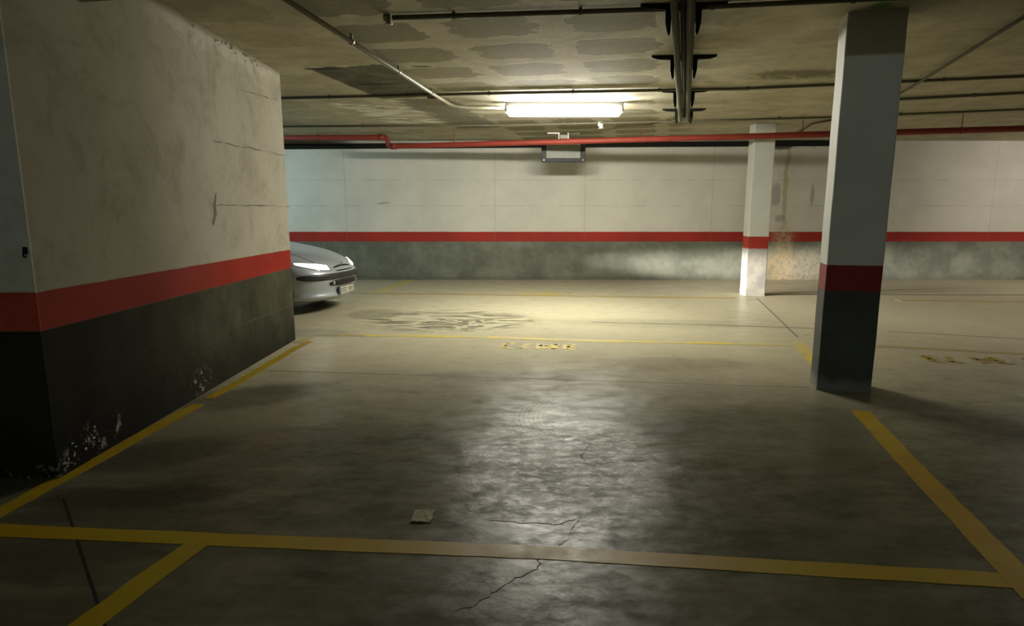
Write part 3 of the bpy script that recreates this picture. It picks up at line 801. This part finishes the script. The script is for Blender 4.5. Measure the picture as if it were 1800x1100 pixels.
# headlights: almond from beside the grille back along the wing
def hl_c(s): return .628 + .085 * s ** 1.1
def hl_w(s): return .074 * math.sin(PI * min(1, s * .95 + .04)) ** .6 * (1 - .62 * s)
for sd in (-1, 1):
    o = patch('headlight', M_lens, lambda s: hl_c(s) - hl_w(s) - .012, lambda s: hl_c(s) + hl_w(s) + .012, 19, 77, side=sd, off=.004, dome=.004)
    patch('lamp_glow', M_lamp, lambda s: hl_c(.08 + s * .86) - hl_w(.08 + s * .86) * .9, lambda s: hl_c(.08 + s * .86) + hl_w(.08 + s * .86) * .9, 23, 73, side=sd, off=.010, dome=.006, parent=o)
# black bumper rub strip right round the nose
def strip_w(s): return .05 * (1 - abs(2 * s - 1) ** 7) ** .5 + .001
o = patch('bumper_strip', M_blkp, lambda s: .515 - strip_w(s), lambda s: .515 + strip_w(s), -84, 84, n=80, off=.022, dome=0)
# lower intake with its grille bars
def it_w(s): return .05 * (1 - abs(2 * s - 1) ** 3) ** .5 + .001
M_void = plain('void_black', (.004, .004, .004), .7)
o = patch('air_intake', M_void, lambda s: .418 - it_w(s), lambda s: .418 + it_w(s), -31, 31, n=40, off=.016)
for zz in (.41, .44):
    bm = bmesh.new(); add_tube(bm, [nose(-18 + 36 * k / 20, zz) + Vector((.018, 0, 0)) for k in range(21)], .004, 6); link_obj('grille_bar', bm, M_blkp, o)
for sd in (-1, 1):
    q = nose(24 * sd, .42); bm = bmesh.new(); add_tube(bm, [q, q + Vector((.028, 0, 0)), q + Vector((.032, 0, 0))], [.024, .024, .012], 14)
    link_obj('fog_lamp', bm, M_chrome, car, True)
# upper slot grille and badge
def gr_w(s): return .013 * (1 - abs(2 * s - 1) ** 4) ** .5 + .001
patch('grille', M_blk, lambda s: .645 - .02 * abs(2 * s - 1) ** 2 - gr_w(s), lambda s: .645 - .02 * abs(2 * s - 1) ** 2 + gr_w(s), -17, 17, n=30, off=.003)
patch('grille', M_blk, lambda s: .585 - gr_w(s) * .7, lambda s: .585 + gr_w(s) * .7, -17, 17, n=30, off=.003)
q = nose(0, .655); bm = bmesh.new()
for st in ([(0, -.035), (.0, .03)], [(0, .03), (.022, .038)], [(0, .01), (.028, .008)], [(0, -.035), (-.018, -.045)], [(0, -.03), (.02, -.045)], [(0, .03), (-.014, .04)]):
    add_tube(bm, [q + Vector((.012, y, z)) for y, z in st], .006, 6)
link_obj('badge', bm, M_chrome, car, True)
# number plate
zp = .30; xq = nose(0, zp).x
bm = bmesh.new(); add_box(bm, Vector((xq + .016, 0, zp)), (.012, .53, .118), 0, .003); pl = link_obj('number_plate', bm, plain('plate_frame', (.03, .03, .03), .4), car)
box_obj('plate_face', Vector((xq + .0235, 0, zp)), (.003, .505, .098), plain('plate_white', (.62, .60, .48), .4), pl)
box_obj('plate_strip', Vector((xq + .0255, -.232, zp)), (.002, .038, .096), plain('plate_blue', (.03, .06, .3), .4), pl)
for k, st in enumerate(['O', 'O', 'O', 'O', '', 'H', 'H', 'H']):
    if not st: continue
    y = -.185 + k * .055; bm = bmesh.new()
    add_box(bm, Vector((xq + .0255, y - .014, zp)), (.002, .008, .066)); add_box(bm, Vector((xq + .0255, y + .014, zp)), (.002, .008, .066))
    if st == 'O':
        add_box(bm, Vector((xq + .0255, y, zp + .029)), (.002, .022, .008)); add_box(bm, Vector((xq + .0255, y, zp - .029)), (.002, .022, .008))
    else: add_box(bm, Vector((xq + .0255, y, zp)), (.002, .022, .008))
    link_obj('plate_character', bm, M_blkp, pl)
# windscreen, side windows, mirrors, wipers
patch('windscreen', M_glass, lambda s: 1.0, lambda s: 1.36, -62, 62, n=30, m=12, off=.004)
for sd in (-1, 1):
    bm = bmesh.new(); rows = []
    for i in range(21):
        s = i / 20; row = []
        for k in range(7):
            z = 1.0 + (.33) * k / 6; N, w, Ln, R = prm(z); xa = -N - Ln - .08; xb = -3.2 + .12 * k / 6
            edge = i in (0, 20) or k in (0, 6); x = xa + (xb - xa) * s; tt = max(0, (x - (-N - Ln)) / ((-R + .22) - (-N - Ln)))
            row.append(bm.verts.new((x, sd * (w * (1 - .05 * tt * tt) + (-.01 if edge else .005)), z)))
        rows.append(row)
    for i in range(20):
        for k in range(6): bm.faces.new((rows[i][k], rows[i + 1][k], rows[i + 1][k + 1], rows[i][k + 1]))
    link_obj('side_window', bm, M_glass, car, True)
    bm = bmesh.new(); r = bmesh.ops.create_uvsphere(bm, u_segments=16, v_segments=10, radius=1)
    bmesh.ops.transform(bm, matrix=Matrix.Translation((-1.62, sd * .84, 1.0)) @ Matrix.Diagonal((.06, .11, .075, 1)), verts=r['verts'])
    add_tube(bm, [Vector((-1.64, sd * .70, .96)), Vector((-1.62, sd * .80, .98))], .02, 8); link_obj('mirror', bm, M_blkp, car, True)
    bm = bmesh.new()
    add_tube(bm, [nose(-22 + 30 * sd, .985) + Vector((.03, 0, .015)), nose(-8 + 36 * sd, 1.0) + Vector((.02, 0, .02))], .010, 6); link_obj('wiper', bm, M_blkp, car)
    for wx in WX:
        bm = bmesh.new(); y0, y1 = sd * .62, sd * .795
        pr = [(.20, y0), (.27, y0 + sd * .005), (.288, y0 + sd * .03), (.288, y1 - sd * .03), (.272, y1 - sd * .004), (.20, y1)]
        rings = []
        for rr, yy in pr: rings.append([bm.verts.new((wx + rr * math.cos(2 * PI * k / 36), yy, .289 + rr * math.sin(2 * PI * k / 36))) for k in range(36)])
        for i in range(len(pr)):
            j2 = (i + 1) % len(pr)
            for k in range(36): bm.faces.new((rings[i][k], rings[i][(k + 1) % 36], rings[j2][(k + 1) % 36], rings[j2][k]))
        wh = link_obj('wheel', bm, M_tyre, car, True)
        bm = bmesh.new(); yc = y1 - sd * .02
        for k in range(5):
            a = 2 * PI * k / 5; c1 = Vector((wx + .1 * math.cos(a), yc, .289 + .1 * math.sin(a)))
            add_tube(bm, [Vector((wx, yc, .289)), c1, Vector((wx + .195 * math.cos(a), yc, .289 + .195 * math.sin(a)))], [.05, .03, .035], 8)
        add_tube(bm, [Vector((wx, y0, .289)), Vector((wx, y1 - sd * .05, .289))], .19, 24)
        link_obj('rim', bm, M_alloy, wh)
        bm = bmesh.new(); w0 = prm(.4)[1] * (.995 if wx > -2 else .96)
        add_tube(bm, [Vector((wx + (WR + .03) * math.cos(PI * k / 24 * 1.14 - .2), sd * w0, .29 + (WR + .03) * math.sin(PI * k / 24 * 1.14 - .2))) for k in range(25)], .022, 8)
        link_obj('wheel_arch', bm, M_blkp, car, True)
bm = bmesh.new(); add_box(bm, Vector((-1.95, 0, .25)), (3.2, 1.1, .16)); link_obj('underbody', bm, M_blk, car)
bm = bmesh.new(); add_box(bm, Vector((-2.0, 0, .5)), (2.9, 1.2, .4)); link_obj('inner_floor', bm, M_blk, car)
# bonnet shut lines
for sd in (-1, 1):
    bm = bmesh.new(); pts = []
    for k in range(21):
        t_ = k / 20; z = .70 + .265 * t_; ph = (38 + 16 * t_) * sd
        pts.append(nose(ph, z) + nnorm(ph, z) * .001)
    add_tube(bm, pts, .0035, 5)
    link_obj('bonnet_gap', bm, M_blkp, car)
# headlamp beams
for sd, nm in ((-1, 'right'), (1, 'left')):
    ld = bpy.data.lights.new('headlamp_beam', 'SPOT'); ld.energy = 5500; ld.color = (1, .93, .86)
    ld.spot_size = math.radians(78); ld.spot_blend = .8; ld.shadow_soft_size = .05
    lo = bpy.data.objects.new('headlamp_beam', ld); COL.objects.link(lo); lo.parent = car
    q = nose(34 * sd, .64); lo.location = q + nnorm(34 * sd, .64) * .05
    lo.rotation_euler = (PI / 2 - .06, 0, -PI / 2 + (0.0))
    lo.rotation_euler = Vector((-1, -.34, .060)).to_track_quat('Z', 'Y').to_euler(); lo.scale = (1, .10, 1)

# ------------------------------------------------------------------ faint stray light of the rest of the garage
w = bpy.data.worlds.new('world'); sc.world = w; w.use_nodes = True
w.node_tree.nodes['Background'].inputs[0].default_value = (.5, .6, .65, 1)
w.node_tree.nodes['Background'].inputs[1].default_value = .01
sc.cycles.use_denoising = True
sc.cycles.max_bounces = 6; sc.cycles.diffuse_bounces = 2; sc.cycles.glossy_bounces = 3
sc.cycles.sample_clamp_indirect = 4
sc.cycles.caustics_reflective = False; sc.cycles.caustics_refractive = False
